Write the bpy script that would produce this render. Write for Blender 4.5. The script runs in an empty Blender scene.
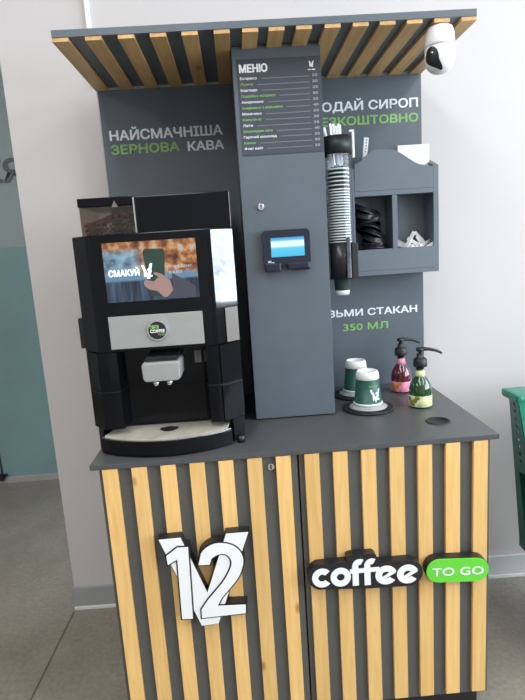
import bpy, bmesh, math, random
from mathutils import Vector, Matrix
random.seed(7)
SC = bpy.context.scene
COL = SC.collection
PI = math.pi
ORG = {}

# ------------------------------------------------------------ materials
def new_mat(name):
    m = bpy.data.materials.new(name); m.use_nodes = True
    return m, m.node_tree, m.node_tree.nodes['Principled BSDF']

def setp(b, **k):
    names = {'rough': 'Roughness', 'metal': 'Metallic', 'spec': 'Specular IOR Level', 'coat': 'Coat Weight',
             'trans': 'Transmission Weight', 'ior': 'IOR', 'alpha': 'Alpha', 'coatr': 'Coat Roughness'}
    for a, v in k.items(): b.inputs[names[a]].default_value = v

def plain(name, c, rough=0.5, var=0.08, scale=8, bump=0.0, **k):
    m, nt, b = new_mat(name)
    n = nt.nodes.new('ShaderNodeTexNoise'); n.inputs['Scale'].default_value = scale; n.inputs['Detail'].default_value = 5
    tc = nt.nodes.new('ShaderNodeTexCoord'); nt.links.new(tc.outputs['Object'], n.inputs['Vector'])
    r = nt.nodes.new('ShaderNodeValToRGB')
    r.color_ramp.elements[0].position = .3; r.color_ramp.elements[1].position = .7
    r.color_ramp.elements[0].color = [x*(1-var) for x in c] + [1]
    r.color_ramp.elements[1].color = [min(1, x*(1+var)) for x in c] + [1]
    nt.links.new(n.outputs['Fac'], r.inputs['Fac']); nt.links.new(r.outputs['Color'], b.inputs['Base Color'])
    setp(b, rough=rough, **k)
    if bump:
        bp = nt.nodes.new('ShaderNodeBump'); bp.inputs['Strength'].default_value = bump; bp.inputs['Distance'].default_value = .002
        n2 = nt.nodes.new('ShaderNodeTexNoise'); n2.inputs['Scale'].default_value = scale*30; nt.links.new(tc.outputs['Object'], n2.inputs['Vector'])
        nt.links.new(n2.outputs['Fac'], bp.inputs['Height']); nt.links.new(bp.outputs['Normal'], b.inputs['Normal'])
    return m

def wood(name, c1, c2, along='z'):
    m, nt, b = new_mat(name)
    tc = nt.nodes.new('ShaderNodeTexCoord'); mp = nt.nodes.new('ShaderNodeMapping')
    mp.inputs['Scale'].default_value = (26, 26, 1.6) if along == 'z' else (26, 1.6, 26)
    nt.links.new(tc.outputs['Object'], mp.inputs['Vector'])
    n = nt.nodes.new('ShaderNodeTexNoise'); n.inputs['Scale'].default_value = 2.2; n.inputs['Detail'].default_value = 7
    n.inputs['Distortion'].default_value = 1.2
    nt.links.new(mp.outputs[0], n.inputs['Vector'])
    r = nt.nodes.new('ShaderNodeValToRGB')
    r.color_ramp.elements[0].position = .3; r.color_ramp.elements[1].position = .72
    r.color_ramp.elements[0].color = list(c2)+[1]; r.color_ramp.elements[1].color = list(c1)+[1]
    nt.links.new(n.outputs['Fac'], r.inputs['Fac'])
    # slat-to-slat tone change
    sx = nt.nodes.new('ShaderNodeSeparateXYZ'); nt.links.new(tc.outputs['Object'], sx.inputs[0])
    mu = nt.nodes.new('ShaderNodeMath'); mu.operation = 'MULTIPLY_ADD'; mu.inputs[1].default_value = 1/PW; mu.inputs[2].default_value = 20.0
    nt.links.new(sx.outputs[0], mu.inputs[0])
    fl = nt.nodes.new('ShaderNodeMath'); fl.operation = 'FLOOR'; nt.links.new(mu.outputs[0], fl.inputs[0])
    wn = nt.nodes.new('ShaderNodeTexWhiteNoise'); wn.noise_dimensions = '1D'; nt.links.new(fl.outputs[0], wn.inputs['W'])
    hs = nt.nodes.new('ShaderNodeHueSaturation')
    mr = nt.nodes.new('ShaderNodeMapRange'); mr.inputs[3].default_value = .9; mr.inputs[4].default_value = 1.08
    nt.links.new(wn.outputs['Value'], mr.inputs[0]); nt.links.new(mr.outputs[0], hs.inputs['Value'])
    nt.links.new(r.outputs['Color'], hs.inputs['Color'])
    # knots
    v = nt.nodes.new('ShaderNodeTexVoronoi'); v.inputs['Scale'].default_value = 1.0
    mp2 = nt.nodes.new('ShaderNodeMapping'); mp2.inputs['Scale'].default_value = (9, 9, 4) if along == 'z' else (9, 4, 9)
    nt.links.new(tc.outputs['Object'], mp2.inputs['Vector']); nt.links.new(mp2.outputs[0], v.inputs['Vector'])
    kr = nt.nodes.new('ShaderNodeValToRGB'); kr.color_ramp.elements[0].position = .03; kr.color_ramp.elements[1].position = .09
    kr.color_ramp.elements[0].color = (.45, .28, .14, 1); kr.color_ramp.elements[1].color = (1, 1, 1, 1)
    nt.links.new(v.outputs['Distance'], kr.inputs['Fac'])
    mx = nt.nodes.new('ShaderNodeMixRGB'); mx.blend_type = 'MULTIPLY'; mx.inputs['Fac'].default_value = .8
    nt.links.new(hs.outputs[0], mx.inputs[1]); nt.links.new(kr.outputs[0], mx.inputs[2])
    nt.links.new(mx.outputs[0], b.inputs['Base Color'])
    setp(b, rough=.5, spec=.35)
    return m

def emis(name, c, s):
    m, nt, b = new_mat(name)
    b.inputs['Base Color'].default_value = (.02, .02, .02, 1)
    b.inputs['Emission Color'].default_value = list(c)+[1]; b.inputs['Emission Strength'].default_value = s
    setp(b, rough=.2)
    return m

def clear(name, tint=(1, 1, 1), fac=.12, rough=.05):
    m = bpy.data.materials.new(name); m.use_nodes = True; nt = m.node_tree; nt.nodes.clear()
    o = nt.nodes.new('ShaderNodeOutputMaterial'); t = nt.nodes.new('ShaderNodeBsdfTransparent'); g = nt.nodes.new('ShaderNodeBsdfGlossy')
    t.inputs[0].default_value = list(tint)+[1]; g.inputs['Roughness'].default_value = rough
    lw = nt.nodes.new('ShaderNodeLayerWeight'); lw.inputs['Blend'].default_value = .35
    mr = nt.nodes.new('ShaderNodeMapRange'); mr.inputs[3].default_value = fac*.5; mr.inputs[4].default_value = min(1, fac*4)
    nt.links.new(lw.outputs['Facing'], mr.inputs[0])
    mx = nt.nodes.new('ShaderNodeMixShader'); nt.links.new(mr.outputs[0], mx.inputs[0])
    nt.links.new(t.outputs[0], mx.inputs[1]); nt.links.new(g.outputs[0], mx.inputs[2]); nt.links.new(mx.outputs[0], o.inputs[0])
    return m

PW = 0.0768
M = {}
M['panel'] = plain('graphite_laminate', (.094, .118, .139), .42, .05, 14, .15, spec=.5)
M['panel_in'] = plain('graphite_laminate_shelf', (.115, .143, .17), .45, .05, 14, .1)
M['door'] = plain('graphite_laminate_door', (.092, .096, .094), .5, .05, 14, .1)
M['top'] = plain('worktop_laminate', (.075, .078, .08), .33, .06, 30, .25, spec=.5)
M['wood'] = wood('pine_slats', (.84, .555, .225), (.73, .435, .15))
M['wood_shaded'] = wood('pine_slats_shaded', (.66, .43, .20), (.50, .30, .12), 'y')  # same pine as the doors, darkened to paint in the canopy's underside shade
M['wall'] = plain('painted_plaster', (.575, .55, .55), .8, .02, 1.3, .1)
M['ceil'] = plain('ceiling_paint', (.7, .7, .7), .9, .02, 2)
M['base'] = plain('grey_baseboard', (.33, .34, .35), .55, .05, 6)
M['basew'] = plain('light_baseboard', (.62, .63, .66), .5, .03, 6)
M['strip'] = plain('white_strip', (.75, .75, .74), .5, .04, 10)
M['white'] = plain('white_plastic', (.80, .81, .82), .35, .02, 10)
M['signw'] = plain('white_acrylic_face', (.85, .87, .88), .35, .01, 10)
M['signk'] = plain('black_sign_edge', (.012, .012, .014), .4, .05, 10)
M['green'] = plain('bright_green_acrylic', (.13, .62, .045), .35, .02, 10)
M['vinylw'] = plain('white_vinyl', (.82, .85, .88), .5, .04, 20)
M['vinylg'] = plain('green_vinyl', (.24, .50, .13), .5, .06, 20)
M['menu'] = plain('menu_print', (.045, .055, .072), .45, .03, 8)
M['menup'] = plain('menu_price', (.42, .44, .46), .6, .05, 30)
M['menuline'] = plain('menu_line', (.20, .215, .235), .6, .05, 30)
M['black'] = plain('gloss_black', (.004, .0045, .006), .10, .1, 6, spec=.22)
M['blackm'] = plain('matt_black', (.010, .011, .014), .45, .1, 20)
M['blackp'] = plain('black_plastic', (.009, .010, .014), .28, .1, 20)
M['silver'] = plain('brushed_silver', (.38, .385, .38), .42, .03, 40, metal=.35)
M['chrome'] = plain('chrome', (.75, .76, .78), .08, .02, 10, metal=1.0)
M['mirror'] = plain('polished_side_trim', (.15, .16, .17), .05, .5, 22, metal=1.0)
M['bronze'] = plain('brown_grey_trim', (.16, .145, .135), .35, .06, 9)
M['cupg'] = plain('dark_green_card', (.016, .088, .070), .42, .05, 12)
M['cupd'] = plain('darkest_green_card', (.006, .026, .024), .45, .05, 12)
M['cupw'] = plain('white_card', (.78, .80, .78), .5, .02, 12)
M['dome'] = plain('pale_grey_lid', (.33, .35, .34), .35, .04, 12)
M['paper'] = plain('white_paper', (.82, .84, .86), .6, .03, 20)
M['bgreen'] = plain('green_plastic', (.012, .22, .145), .25, .06, 10, .05)
M['bgreend'] = plain('dark_green_plastic', (.012, .12, .08), .4, .06, 10)
M['teal'] = plain('teal_film', (.19, .305, .315), .45, .10, 1.6, .3)
M['frost'] = plain('frosted_grey_film', (.30, .36, .355), .5, .04, 2)
M['letterd'] = plain('dark_grey_vinyl', (.10, .12, .13), .5, .05, 8)
M['grate'] = plain('worn_grate', (.60, .56, .48), .4, .12, 25, metal=.2)
M['alu'] = plain('aluminium', (.45, .44, .43), .4, .05, 10, metal=.3)
M['pink'] = plain('pink_label', (.72, .26, .38), .5, .35, 60)
M['cream'] = plain('cream_green_label', (.66, .70, .38), .5, .25, 60)
M['orange'] = plain('orange_print', (.55, .20, .05), .5, .3, 80)
M['olive'] = plain('olive_print', (.18, .20, .04), .5, .3, 80)
M['syrupr'] = plain('red_syrup_glass', (.09, .004, .016), .08, .3, 20, coat=1.0)
M['syrupg'] = plain('green_syrup_glass', (.004, .055, .010), .08, .3, 20, coat=1.0)
M['neckr'] = plain('dark_red_neck', (.05, .006, .015), .08, .3, 20, coat=1.0)
M['neckg'] = plain('dark_green_neck', (.006, .04, .01), .08, .3, 20, coat=1.0)
M['beans'] = plain('coffee_beans', (.16, .065, .03), .4, .6, 90)
M['smoke'] = clear('smoked_plastic', (.55, .48, .42), .14)
M['tube'] = clear('clear_tube', (.86, .89, .92), .045)
M['blackglow'] = plain('black_plastic_blue_glow', (.008, .012, .028), .3, .1, 20)  # reader housing: the screen's blue glow is painted into the black
M['hole'] = plain('hole_black', (.004, .004, .004), .6, .1, 10)
M['scrw'] = emis('screen_white', (.85, .95, 1.0), 1.5)
M['scrg'] = emis('screen_green_cup', (.004, .035, .022), 1.0)
M['scrs'] = emis('screen_skin', (.50, .30, .27), .7)
M['scrk'] = emis('screen_sleeve', (.05, .055, .085), .8)
M['scrw2'] = emis('screen_soft_white', (.6, .72, .8), .8)

def floor_mat():
    m, nt, b = new_mat('polished_concrete')
    tc = nt.nodes.new('ShaderNodeTexCoord')
    n = nt.nodes.new('ShaderNodeTexNoise'); n.inputs['Scale'].default_value = 2.3; n.inputs['Detail'].default_value = 8; n.inputs['Roughness'].default_value = .65
    nt.links.new(tc.outputs['Object'], n.inputs['Vector'])
    r = nt.nodes.new('ShaderNodeValToRGB'); r.color_ramp.elements[0].position = .32; r.color_ramp.elements[1].position = .7
    r.color_ramp.elements[0].color = (.19, .17, .135, 1); r.color_ramp.elements[1].color = (.30, .275, .225, 1)
    nt.links.new(n.outputs['Fac'], r.inputs['Fac'])
    n2 = nt.nodes.new('ShaderNodeTexNoise'); n2.inputs['Scale'].default_value = 60; n2.inputs['Detail'].default_value = 4
    nt.links.new(tc.outputs['Object'], n2.inputs['Vector'])
    mx = nt.nodes.new('ShaderNodeMixRGB'); mx.blend_type = 'OVERLAY'; mx.inputs['Fac'].default_value = .35
    nt.links.new(r.outputs[0], mx.inputs[1]); nt.links.new(n2.outputs['Fac'], mx.inputs[2]); nt.links.new(mx.outputs[0], b.inputs['Base Color'])
    bp = nt.nodes.new('ShaderNodeBump'); bp.inputs['Strength'].default_value = .1; bp.inputs['Distance'].default_value = .003
    nt.links.new(n2.outputs['Fac'], bp.inputs['Height']); nt.links.new(bp.outputs[0], b.inputs['Normal'])
    setp(b, rough=.42)
    return m
M['floor'] = floor_mat()
M['joint'] = plain('floor_joint', (.10, .09, .075), .7, .3, 30)

def screen_mat():
    # the advert picture on the machine's display: cafe counter with warm bottles above, blue bar below
    m, nt, b = new_mat('advert_picture')
    tc = nt.nodes.new('ShaderNodeTexCoord'); sep = nt.nodes.new('ShaderNodeSeparateXYZ'); nt.links.new(tc.outputs['Generated'], sep.inputs[0])
    mp = nt.nodes.new('ShaderNodeMapping'); mp.inputs['Scale'].default_value = (11, 1, 7); nt.links.new(tc.outputs['Generated'], mp.inputs['Vector'])
    v = nt.nodes.new('ShaderNodeTexNoise'); v.inputs['Scale'].default_value = .9; v.inputs['Detail'].default_value = 2; nt.links.new(mp.outputs[0], v.inputs['Vector'])
    warm = nt.nodes.new('ShaderNodeValToRGB'); e = warm.color_ramp.elements
    e[0].position = 0; e[0].color = (.05, .02, .012, 1); e[1].position = 1; e[1].color = (.45, .42, .38, 1)
    q = e.new(.45); q.color = (.30, .10, .03, 1); q = e.new(.7); q.color = (.50, .26, .09, 1)
    sc = nt.nodes.new('ShaderNodeSeparateColor')
    st_ = nt.nodes.new('ShaderNodeMapRange'); st_.data_type = 'FLOAT_VECTOR'; st_.inputs['From Min'].default_value = (.3, .3, .3); st_.inputs['From Max'].default_value = (.7, .7, .7)
    nt.links.new(v.outputs['Color'], st_.inputs['Vector']); nt.links.new(st_.outputs['Vector'], sc.inputs[0]); nt.links.new(sc.outputs[0], warm.inputs['Fac'])
    cold = nt.nodes.new('ShaderNodeValToRGB'); e = cold.color_ramp.elements
    e[0].position = 0; e[0].color = (.03, .06, .10, 1); e[1].position = 1; e[1].color = (.32, .52, .66, 1)
    nt.links.new(sc.outputs[1], cold.inputs['Fac'])
    mp2 = nt.nodes.new('ShaderNodeMapping'); mp2.inputs['Scale'].default_value = (22, 1, 1.2); nt.links.new(tc.outputs['Generated'], mp2.inputs['Vector'])
    ns = nt.nodes.new('ShaderNodeTexNoise'); ns.inputs['Scale'].default_value = 1.0; nt.links.new(mp2.outputs[0], ns.inputs['Vector'])
    bar = nt.nodes.new('ShaderNodeValToRGB'); e = bar.color_ramp.elements
    e[0].position = .35; e[0].color = (.008, .014, .03, 1); e[1].position = .75; e[1].color = (.06, .11, .19, 1)
    nt.links.new(ns.outputs['Fac'], bar.inputs['Fac'])
    def step(a, bb, src):
        r = nt.nodes.new('ShaderNodeMapRange'); r.inputs[1].default_value = a; r.inputs[2].default_value = bb; r.clamp = True
        nt.links.new(src, r.inputs[0]); return r.outputs[0]
    def mix(f, a, c):
        x = nt.nodes.new('ShaderNodeMixRGB'); nt.links.new(f, x.inputs[0])
        for i, s in ((1, a), (2, c)):
            if isinstance(s, tuple): x.inputs[i].default_value = s
            else: nt.links.new(s, x.inputs[i])
        return x.outputs[0]
    X, Z = sep.outputs[0], sep.outputs[2]
    upper = mix(step(.3, .45, X), cold.outputs[0], warm.outputs[0])
    upper = mix(step(.80, .92, Z), upper, warm.outputs[0])
    c = mix(step(.42, .5, Z), (.12, .24, .36, 1), upper)
    c = mix(step(.33, .37, Z), bar.outputs[0], c)
    nt.links.new(c, b.inputs['Emission Color']); b.inputs['Emission Strength'].default_value = 1.0
    b.inputs['Base Color'].default_value = (.01, .01, .01, 1); setp(b, rough=.15)
    return m
M['advert'] = screen_mat()

def reader_mat():
    m, nt, b = new_mat('cyan_screen')
    tc = nt.nodes.new('ShaderNodeTexCoord'); sep = nt.nodes.new('ShaderNodeSeparateXYZ'); nt.links.new(tc.outputs['Generated'], sep.inputs[0])
    r = nt.nodes.new('ShaderNodeValToRGB'); e = r.color_ramp.elements
    e[0].position = 0; e[0].color = (.05, .50, .80, 1); e[1].position = 1; e[1].color = (.03, .25, .60, 1)
    q = e.new(.45); q.color = (.10, .60, .85, 1); q = e.new(.55); q.color = (.75, .92, 1, 1); q = e.new(.78); q.color = (.75, .92, 1, 1); q = e.new(.85); q.color = (.12, .55, .85, 1)
    nt.links.new(sep.outputs[2], r.inputs['Fac']); nt.links.new(r.outputs[0], b.inputs['Emission Color'])
    b.inputs['Emission Strength'].default_value = 1.0
    b.inputs['Base Color'].default_value = (.01, .01, .01, 1); setp(b, rough=.3)
    return m
M['cyan'] = reader_mat()

# ------------------------------------------------------------ mesh helpers
def bx(bm, x0, x1, y0, y1, z0, z1, bev=0.0, mi=0):
    vs = [bm.verts.new((x, y, z)) for z in (z0, z1) for y in (y0, y1) for x in (x0, x1)]
    fs = []
    for a, b, c, d in ((0, 2, 3, 1), (4, 5, 7, 6), (0, 1, 5, 4), (2, 6, 7, 3), (0, 4, 6, 2), (1, 3, 7, 5)):
        f = bm.faces.new((vs[a], vs[b], vs[c], vs[d])); f.material_index = mi; fs.append(f)
    if bev:
        es = list({e for f in fs for e in f.edges})
        r = bmesh.ops.bevel(bm, geom=es, offset=bev, segments=2, profile=.6, affect='EDGES')
        for f in r['faces']: f.material_index = mi
    return bm

def box(*a, **k): return bx(bmesh.new(), *a, **k)

def prism(bm, pts, y0, y1, mi=0, axis='y', bev=0.0):
    """extrude a polygon given in XZ along y (axis y), in YZ along x, or in XY along z"""
    def P(a, b, t):
        return (a, t, b) if axis == 'y' else ((t, a, b) if axis == 'x' else (a, b, t))
    A = [bm.verts.new(P(a, b, y0)) for a, b in pts]; B = [bm.verts.new(P(a, b, y1)) for a, b in pts]
    n = len(pts); fs = []
    f1 = bm.faces.new(A); f2 = bm.faces.new(B[::-1]); fs += [f1, f2]
    for i in range(n): fs.append(bm.faces.new((A[i], B[i], B[(i+1) % n], A[(i+1) % n])))
    for f in fs: f.material_index = mi
    if bev:
        es = list(f1.edges) + list(f2.edges)
        bmesh.ops.bevel(bm, geom=es, offset=bev, segments=2, profile=.6, affect='EDGES')
    return bm

def lathe(bm, prof, cx, cy, seg=28, mi=0, caps=True):
    rings = []
    for r, z in prof:
        if r < 1e-6: rings.append([bm.verts.new((cx, cy, z))])
        else: rings.append([bm.verts.new((cx+r*math.cos(2*PI*i/seg), cy+r*math.sin(2*PI*i/seg), z)) for i in range(seg)])
    for k in range(len(rings)-1):
        a, b = rings[k], rings[k+1]; m_ = mi if isinstance(mi, int) else mi[k]
        for i in range(seg):
            j = (i+1) % seg
            if len(a) == 1 and len(b) == 1: continue
            if len(a) == 1: f = bm.faces.new((a[0], b[j], b[i]))
            elif len(b) == 1: f = bm.faces.new((a[i], a[j], b[0]))
            else: f = bm.faces.new((a[i], a[j], b[j], b[i]))
            f.material_index = m_; f.smooth = True
    return bm

def tube(bm, pts, rad, seg=10, mi=0):
    pts = [Vector(p) for p in pts]; rings = []
    up = Vector((0.13, 0.2, 1)).normalized()
    for i, p in enumerate(pts):
        d = (pts[min(i+1, len(pts)-1)] - pts[max(i-1, 0)]).normalized()
        u = d.cross(up)
        if u.length < .05: u = d.cross(Vector((1, 0, 0)))
        u.normalize(); v = d.cross(u).normalized()
        r = rad[i] if isinstance(rad, (list, tuple)) else rad
        rings.append([bm.verts.new(p + r*(math.cos(2*PI*k/seg)*u + math.sin(2*PI*k/seg)*v)) for k in range(seg)])
    for a, b in zip(rings, rings[1:]):
        for k in range(seg):
            f = bm.faces.new((a[k], a[(k+1) % seg], b[(k+1) % seg], b[k])); f.smooth = True; f.material_index = mi
    bm.faces.new(rings[0][::-1]).material_index = mi; bm.faces.new(rings[-1]).material_index = mi
    return bm

def disc_y(bm, cx, cz, r, y0, y1, seg=28, mi=0, bev=0.0):
    return prism(bm, [(cx+r*math.cos(2*PI*i/seg), cz+r*math.sin(2*PI*i/seg)) for i in range(seg)], y0, y1, mi, bev=bev)

def root_of(p):
    while p.parent: p = p.parent
    return p

def obj(name, bm, mats, parent=None, base=None, fix=True, smooth_angle=None):
    if fix: bmesh.ops.recalc_face_normals(bm, faces=bm.faces)
    o_ = Vector((0, 0, 0))
    if parent: o_ = ORG[root_of(parent).name]
    elif base: o_ = Vector(base)
    if o_.length: bmesh.ops.translate(bm, verts=bm.verts, vec=-o_)
    me = bpy.data.meshes.new(name); bm.to_mesh(me); bm.free()
    if not isinstance(mats, (list, tuple)): mats = [mats]
    for m in mats: me.materials.append(M[m] if isinstance(m, str) else m)
    o = bpy.data.objects.new(name, me); COL.objects.link(o)
    if parent: o.parent = parent
    else:
        o.location = o_; ORG[o.name] = o_.copy()
    return o

def thing(name, label, cat, loc, group=None):
    o = bpy.data.objects.new(name, None); COL.objects.link(o); o.location = loc; o.empty_display_size = .05
    ORG[o.name] = Vector(loc)
    return tag(o, label, cat, group)

def tag(o, label, cat, group=None):
    o['label'] = label; o['category'] = cat
    if group: o['group'] = group
    return o

def struct(name, bm, mats, parent=None):
    o = obj(name, bm, mats, parent)
    if not parent: o['kind'] = 'structure'
    return o

def copy_tree(o, parent=None):
    c = o.copy(); COL.objects.link(c); c.parent = parent
    for ch in list(o.children): copy_tree(ch, c)
    return c

def text_bm(s, x0, x1, zb, cap, y, depth=.0006, bold=.0, xs=None, mi=0, bm=None):
    """lettering standing in the XZ plane, facing -y, fitted between x0 and x1; bold thickens the strokes"""
    cu = bpy.data.curves.new('lettering_curve', 'FONT'); cu.body = s; cu.size = 1.0; cu.resolution_u = 4
    o = bpy.data.objects.new('lettering_curve', cu); COL.objects.link(o)
    bpy.context.view_layer.update()
    me = o.to_mesh(); t = bmesh.new(); t.from_mesh(me); o.to_mesh_clear()
    bpy.data.objects.remove(o); bpy.data.curves.remove(cu)
    bmesh.ops.remove_doubles(t, verts=t.verts, dist=1e-5)
    mnx = min(v.co.x for v in t.verts); mxx = max(v.co.x for v in t.verts)
    k = cap/.728
    kx = (x1-x0-2*bold*k)/(mxx-mnx)
    for v in t.verts: v.co = Vector((x0+bold*k+(v.co.x-mnx)*kx, y, zb+v.co.y*k))
    base = list(t.faces)
    offs = [(0, 0)] + ([(-1, 0), (1, 0), (0, .7), (0, -.7), (-.7, .5), (.7, .5), (-.7, -.5), (.7, -.5)] if bold else [])
    allf = list(base)
    for n, (dx, dz) in enumerate(offs[1:], 1):
        d = bmesh.ops.duplicate(t, geom=base)['geom']
        vs = [g for g in d if isinstance(g, bmesh.types.BMVert)]
        bmesh.ops.translate(t, verts=vs, vec=(dx*bold*k, -depth*.04*n, dz*bold*k)); allf += [g for g in d if isinstance(g, bmesh.types.BMFace)]
    r = bmesh.ops.extrude_face_region(t, geom=allf)
    nv = [g for g in r['geom'] if isinstance(g, bmesh.types.BMVert)]
    bmesh.ops.translate(t, verts=nv, vec=(0, -depth, 0))
    for f in t.faces: f.material_index = mi
    if bm is None: return t
    tmp = bpy.data.meshes.new('tmp'); t.to_mesh(tmp); t.free(); bm.from_mesh(tmp); bpy.data.meshes.remove(tmp)
    return bm

def offset_poly(pts, d):
    n = len(pts); A = sum(pts[i][0]*pts[(i+1) % n][1]-pts[(i+1) % n][0]*pts[i][1] for i in range(n))
    s = 1 if A > 0 else -1; out = []
    for i in range(n):
        p0, p1, p2 = Vector(pts[i-1]), Vector(pts[i]), Vector(pts[(i+1) % n])
        d1 = (p1-p0).normalized(); d2 = (p2-p1).normalized()
        n1 = Vector((d1.y, -d1.x))*s; n2 = Vector((d2.y, -d2.x))*s
        b = (n1+n2); 
        if b.length < 1e-4: b = n1
        b.normalize(); k = min(2.0, 1/max(.3, b.dot(n1)))
        q = p1+b*d*k; out.append((q.x, q.y))
    return out

# ------------------------------------------------------------ dimensions (metres)
ZC, D, YC, ZK, WY = 0.9065, 0.6047, 0.157, 2.018, 0.696
XL, XR, YCOL = -0.098, 0.1525, 0.28
ZS = 1.9906

# ------------------------------------------------------------ the setting
struct('floor', box(-5, 3.2, -5, 2.4, -.1, 0), 'floor')
bm = bmesh.new()
prism(bm, [(-.911, .70), (-.904, .70), (-.93, -.2), (-.937, -.2)], -.001, .0006, axis='z'); bx(bm, -.9, 3.2, -.152, -.147, -.001, .0006)
struct('trim_1', bm, 'joint')
struct('wall_back', box(-.903, 3.2, WY, WY+.2, 0, 3.2), 'wall')
struct('ceiling', box(-5, 3.2, -5, 2.4, 3.2, 3.3), 'ceil')
bm = bmesh.new()
bx(bm, -5, -4.9, -5, 2.15, 0, 3.2); struct('wall_left', bm, 'wall')
bm = bmesh.new()   # right wall, large window opening
bx(bm, 3.2, 3.3, -5, 2.4, 0, .95); bx(bm, 3.2, 3.3, -5, 2.4, 2.9, 3.2); bx(bm, 3.2, 3.3, .35, 2.4, .95, 2.9); bx(bm, 3.2, 3.3, -5, -4.4, .95, 2.9)
struct('wall_right', bm, 'wall')
struct('wall_front', box(-5, 3.2, -5.1, -5, 0, 3.2), 'wall')
bm = bmesh.new()
for y in (-4.4, -2.85, -1.25, .31): bx(bm, 3.19, 3.25, y, y+.045, .95, 2.9)
for z in (.95, 2.86): bx(bm, 3.191, 3.249, -4.4, .35, z, z+.04)
struct('window_2', bm, 'white')
# baseboard with pale bottom lip, both faces of the wall end
bm = bmesh.new(); bx(bm, -.908, .0, WY-.012, WY, .012, .098, .002)
struct('baseboard_left', bm, 'base')
bm = bmesh.new(); bx(bm, 0, 3.2, WY-.012, WY, .012, .098, .002)
struct('baseboard_right', bm, 'basew')
bm = bmesh.new(); bx(bm, -.908, 3.2, WY-.018, WY-.001, 0, .0135, .002)
struct('baseboard_back', bm, 'strip')
# glazed partition down the passage
win = bpy.data.objects.new('window_1', None); COL.objects.link(win); win.location = (-2.6, 2.15, 0); win['kind'] = 'structure'; ORG['window_1'] = Vector((-2.6, 2.15, 0))
obj('teal_film', box(-4.9, -.9, 2.15, 2.165, .045, 1.545), 'teal', win)
obj('frosted_pane', box(-4.9, -.9, 2.155, 2.165, 1.545, 3.2), 'frost', win)
obj('bottom_rail', box(-4.9, -.9, 2.14, 2.18, 0, .045, .004), 'alu', win)
bm = bmesh.new(); bx(bm, -1.815, -1.775, 2.11, 2.14, .03, .075, .006); bx(bm, -1.775, -1.755, 2.12, 2.14, .058, .072, .004); bx(bm, -1.80, -1.79, 2.145, 2.149, .07, 1.54)
obj('floor_bracket', bm, 'blackm', win)
obj('lettering', text_bm('ТІЯ', -1.74, -1.380, 1.935, .135, 2.15, .0006, .03), 'letterd', win)
# ------------------------------------------------------------ conduit
bm = bmesh.new(); bx(bm, -.586, -.568, WY-.018, WY, 2.035, 3.2, .004)
tag(obj('cable_conduit', bm, 'white', None, (-.577, WY, 2.035)), 'white vertical cable conduit on the wall above the left end of the slatted canopy', 'conduit')

# ------------------------------------------------------------ lower cabinet
cab = thing('cabinet', 'grey coffee stand cabinet with two doors clad in vertical pine slats', 'cabinet', (0, .3, 0))
bm = bmesh.new()
bx(bm, -.53, -.512, .032, D, .1, .892); bx(bm, .512, .53, .032, D, .1, .892); bx(bm, -.512, .512, .58, D, .1, .892); bx(bm, -.512, .512, .032, .58, .1, .118)
obj('body', bm, 'door', cab)
obj('plinth', box(-.515, .515, .05, .58, 0, .0995), 'signk', cab)
obj('worktop', box(-.55, .55, 0, D+.03, .892, ZC, .0015), 'top', cab)
for side in (0, 1):
    x0, x1 = (-.53, .0) if side == 0 else (.0045, .53)
    d = obj('door', box(x0, x1, .013, .031, .1, .891, .001), 'door', cab)
    bm = bmesh.new()
    for i in range(7):
        k = i+7*side
        c = (k-6.5)*PW
        bx(bm, c-.0198, c+.0198, .001, .013, .111, .8915, .001)
    obj('wood_slats', bm, 'wood', d)
    if side == 0:
        bm = bmesh.new(); disc_y(bm, -.072, .861, .0095, .006, .013, 20, 0, .001)
        bx(bm, -.0738, -.0702, .0052, .006, .855, .867, mi=1)
        L = obj('lock', bm, ['chrome', 'hole'], d)
bm = bmesh.new(); lathe(bm, [(.0, ZC+.0008), (.029, ZC+.0008), (.031, ZC+.003), (.034, ZC+.003), (.036, ZC+.0003)], .433, .141, 32, [0, 1, 1, 1])
obj('waste_hole', bm, ['hole', 'blackm'], cab)

# ------------------------------------------------------------ back panel
pan = thing('back_panel', 'tall graphite back panel behind the coffee machine with white and green slogans', 'panel', (0, D+.01, ZC))
obj('board', box(-.55, .55, D, D+.028, ZC+.0005, ZS+.012, .001), 'panel', pan)
bm = bmesh.new(); bx(bm, -.5535, -.55, D-.001, D+.028, ZC+.001, ZS); 
obj('edge_trim', bm, 'alu', pan)
yt = D-.0001
for (t_, a_, b__, z_, c_, m_, bo_) in (('НАЙСМАЧНІША', -.5265, -.141, 1.832, .0315, 'w', .018), ('КАВА', -.265, -.140, 1.785, .0295, 'w', .018),
        ('ЗЕРНОВА', -.526, -.293, 1.787, .0295, 'g', .018), ('ДОДАЙ СИРОП', .163, .538, 1.886, .0285, 'w', .018),
        ('ВІЗЬМИ СТАКАН', .148, .526, 1.1735, .0245, 'w', .018), ('БЕЗКОШТОВНО', .168, .538, 1.838, .0275, 'g', .018), ('350 МЛ', .249, .416, 1.120, .0255, 'g', .012)):
    obj('white_lettering' if m_ == 'w' else 'green_lettering', text_bm(t_, a_, b__, z_, c_, yt, .0006, bo_*1.9), 'vinyl'+m_, pan)

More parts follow.
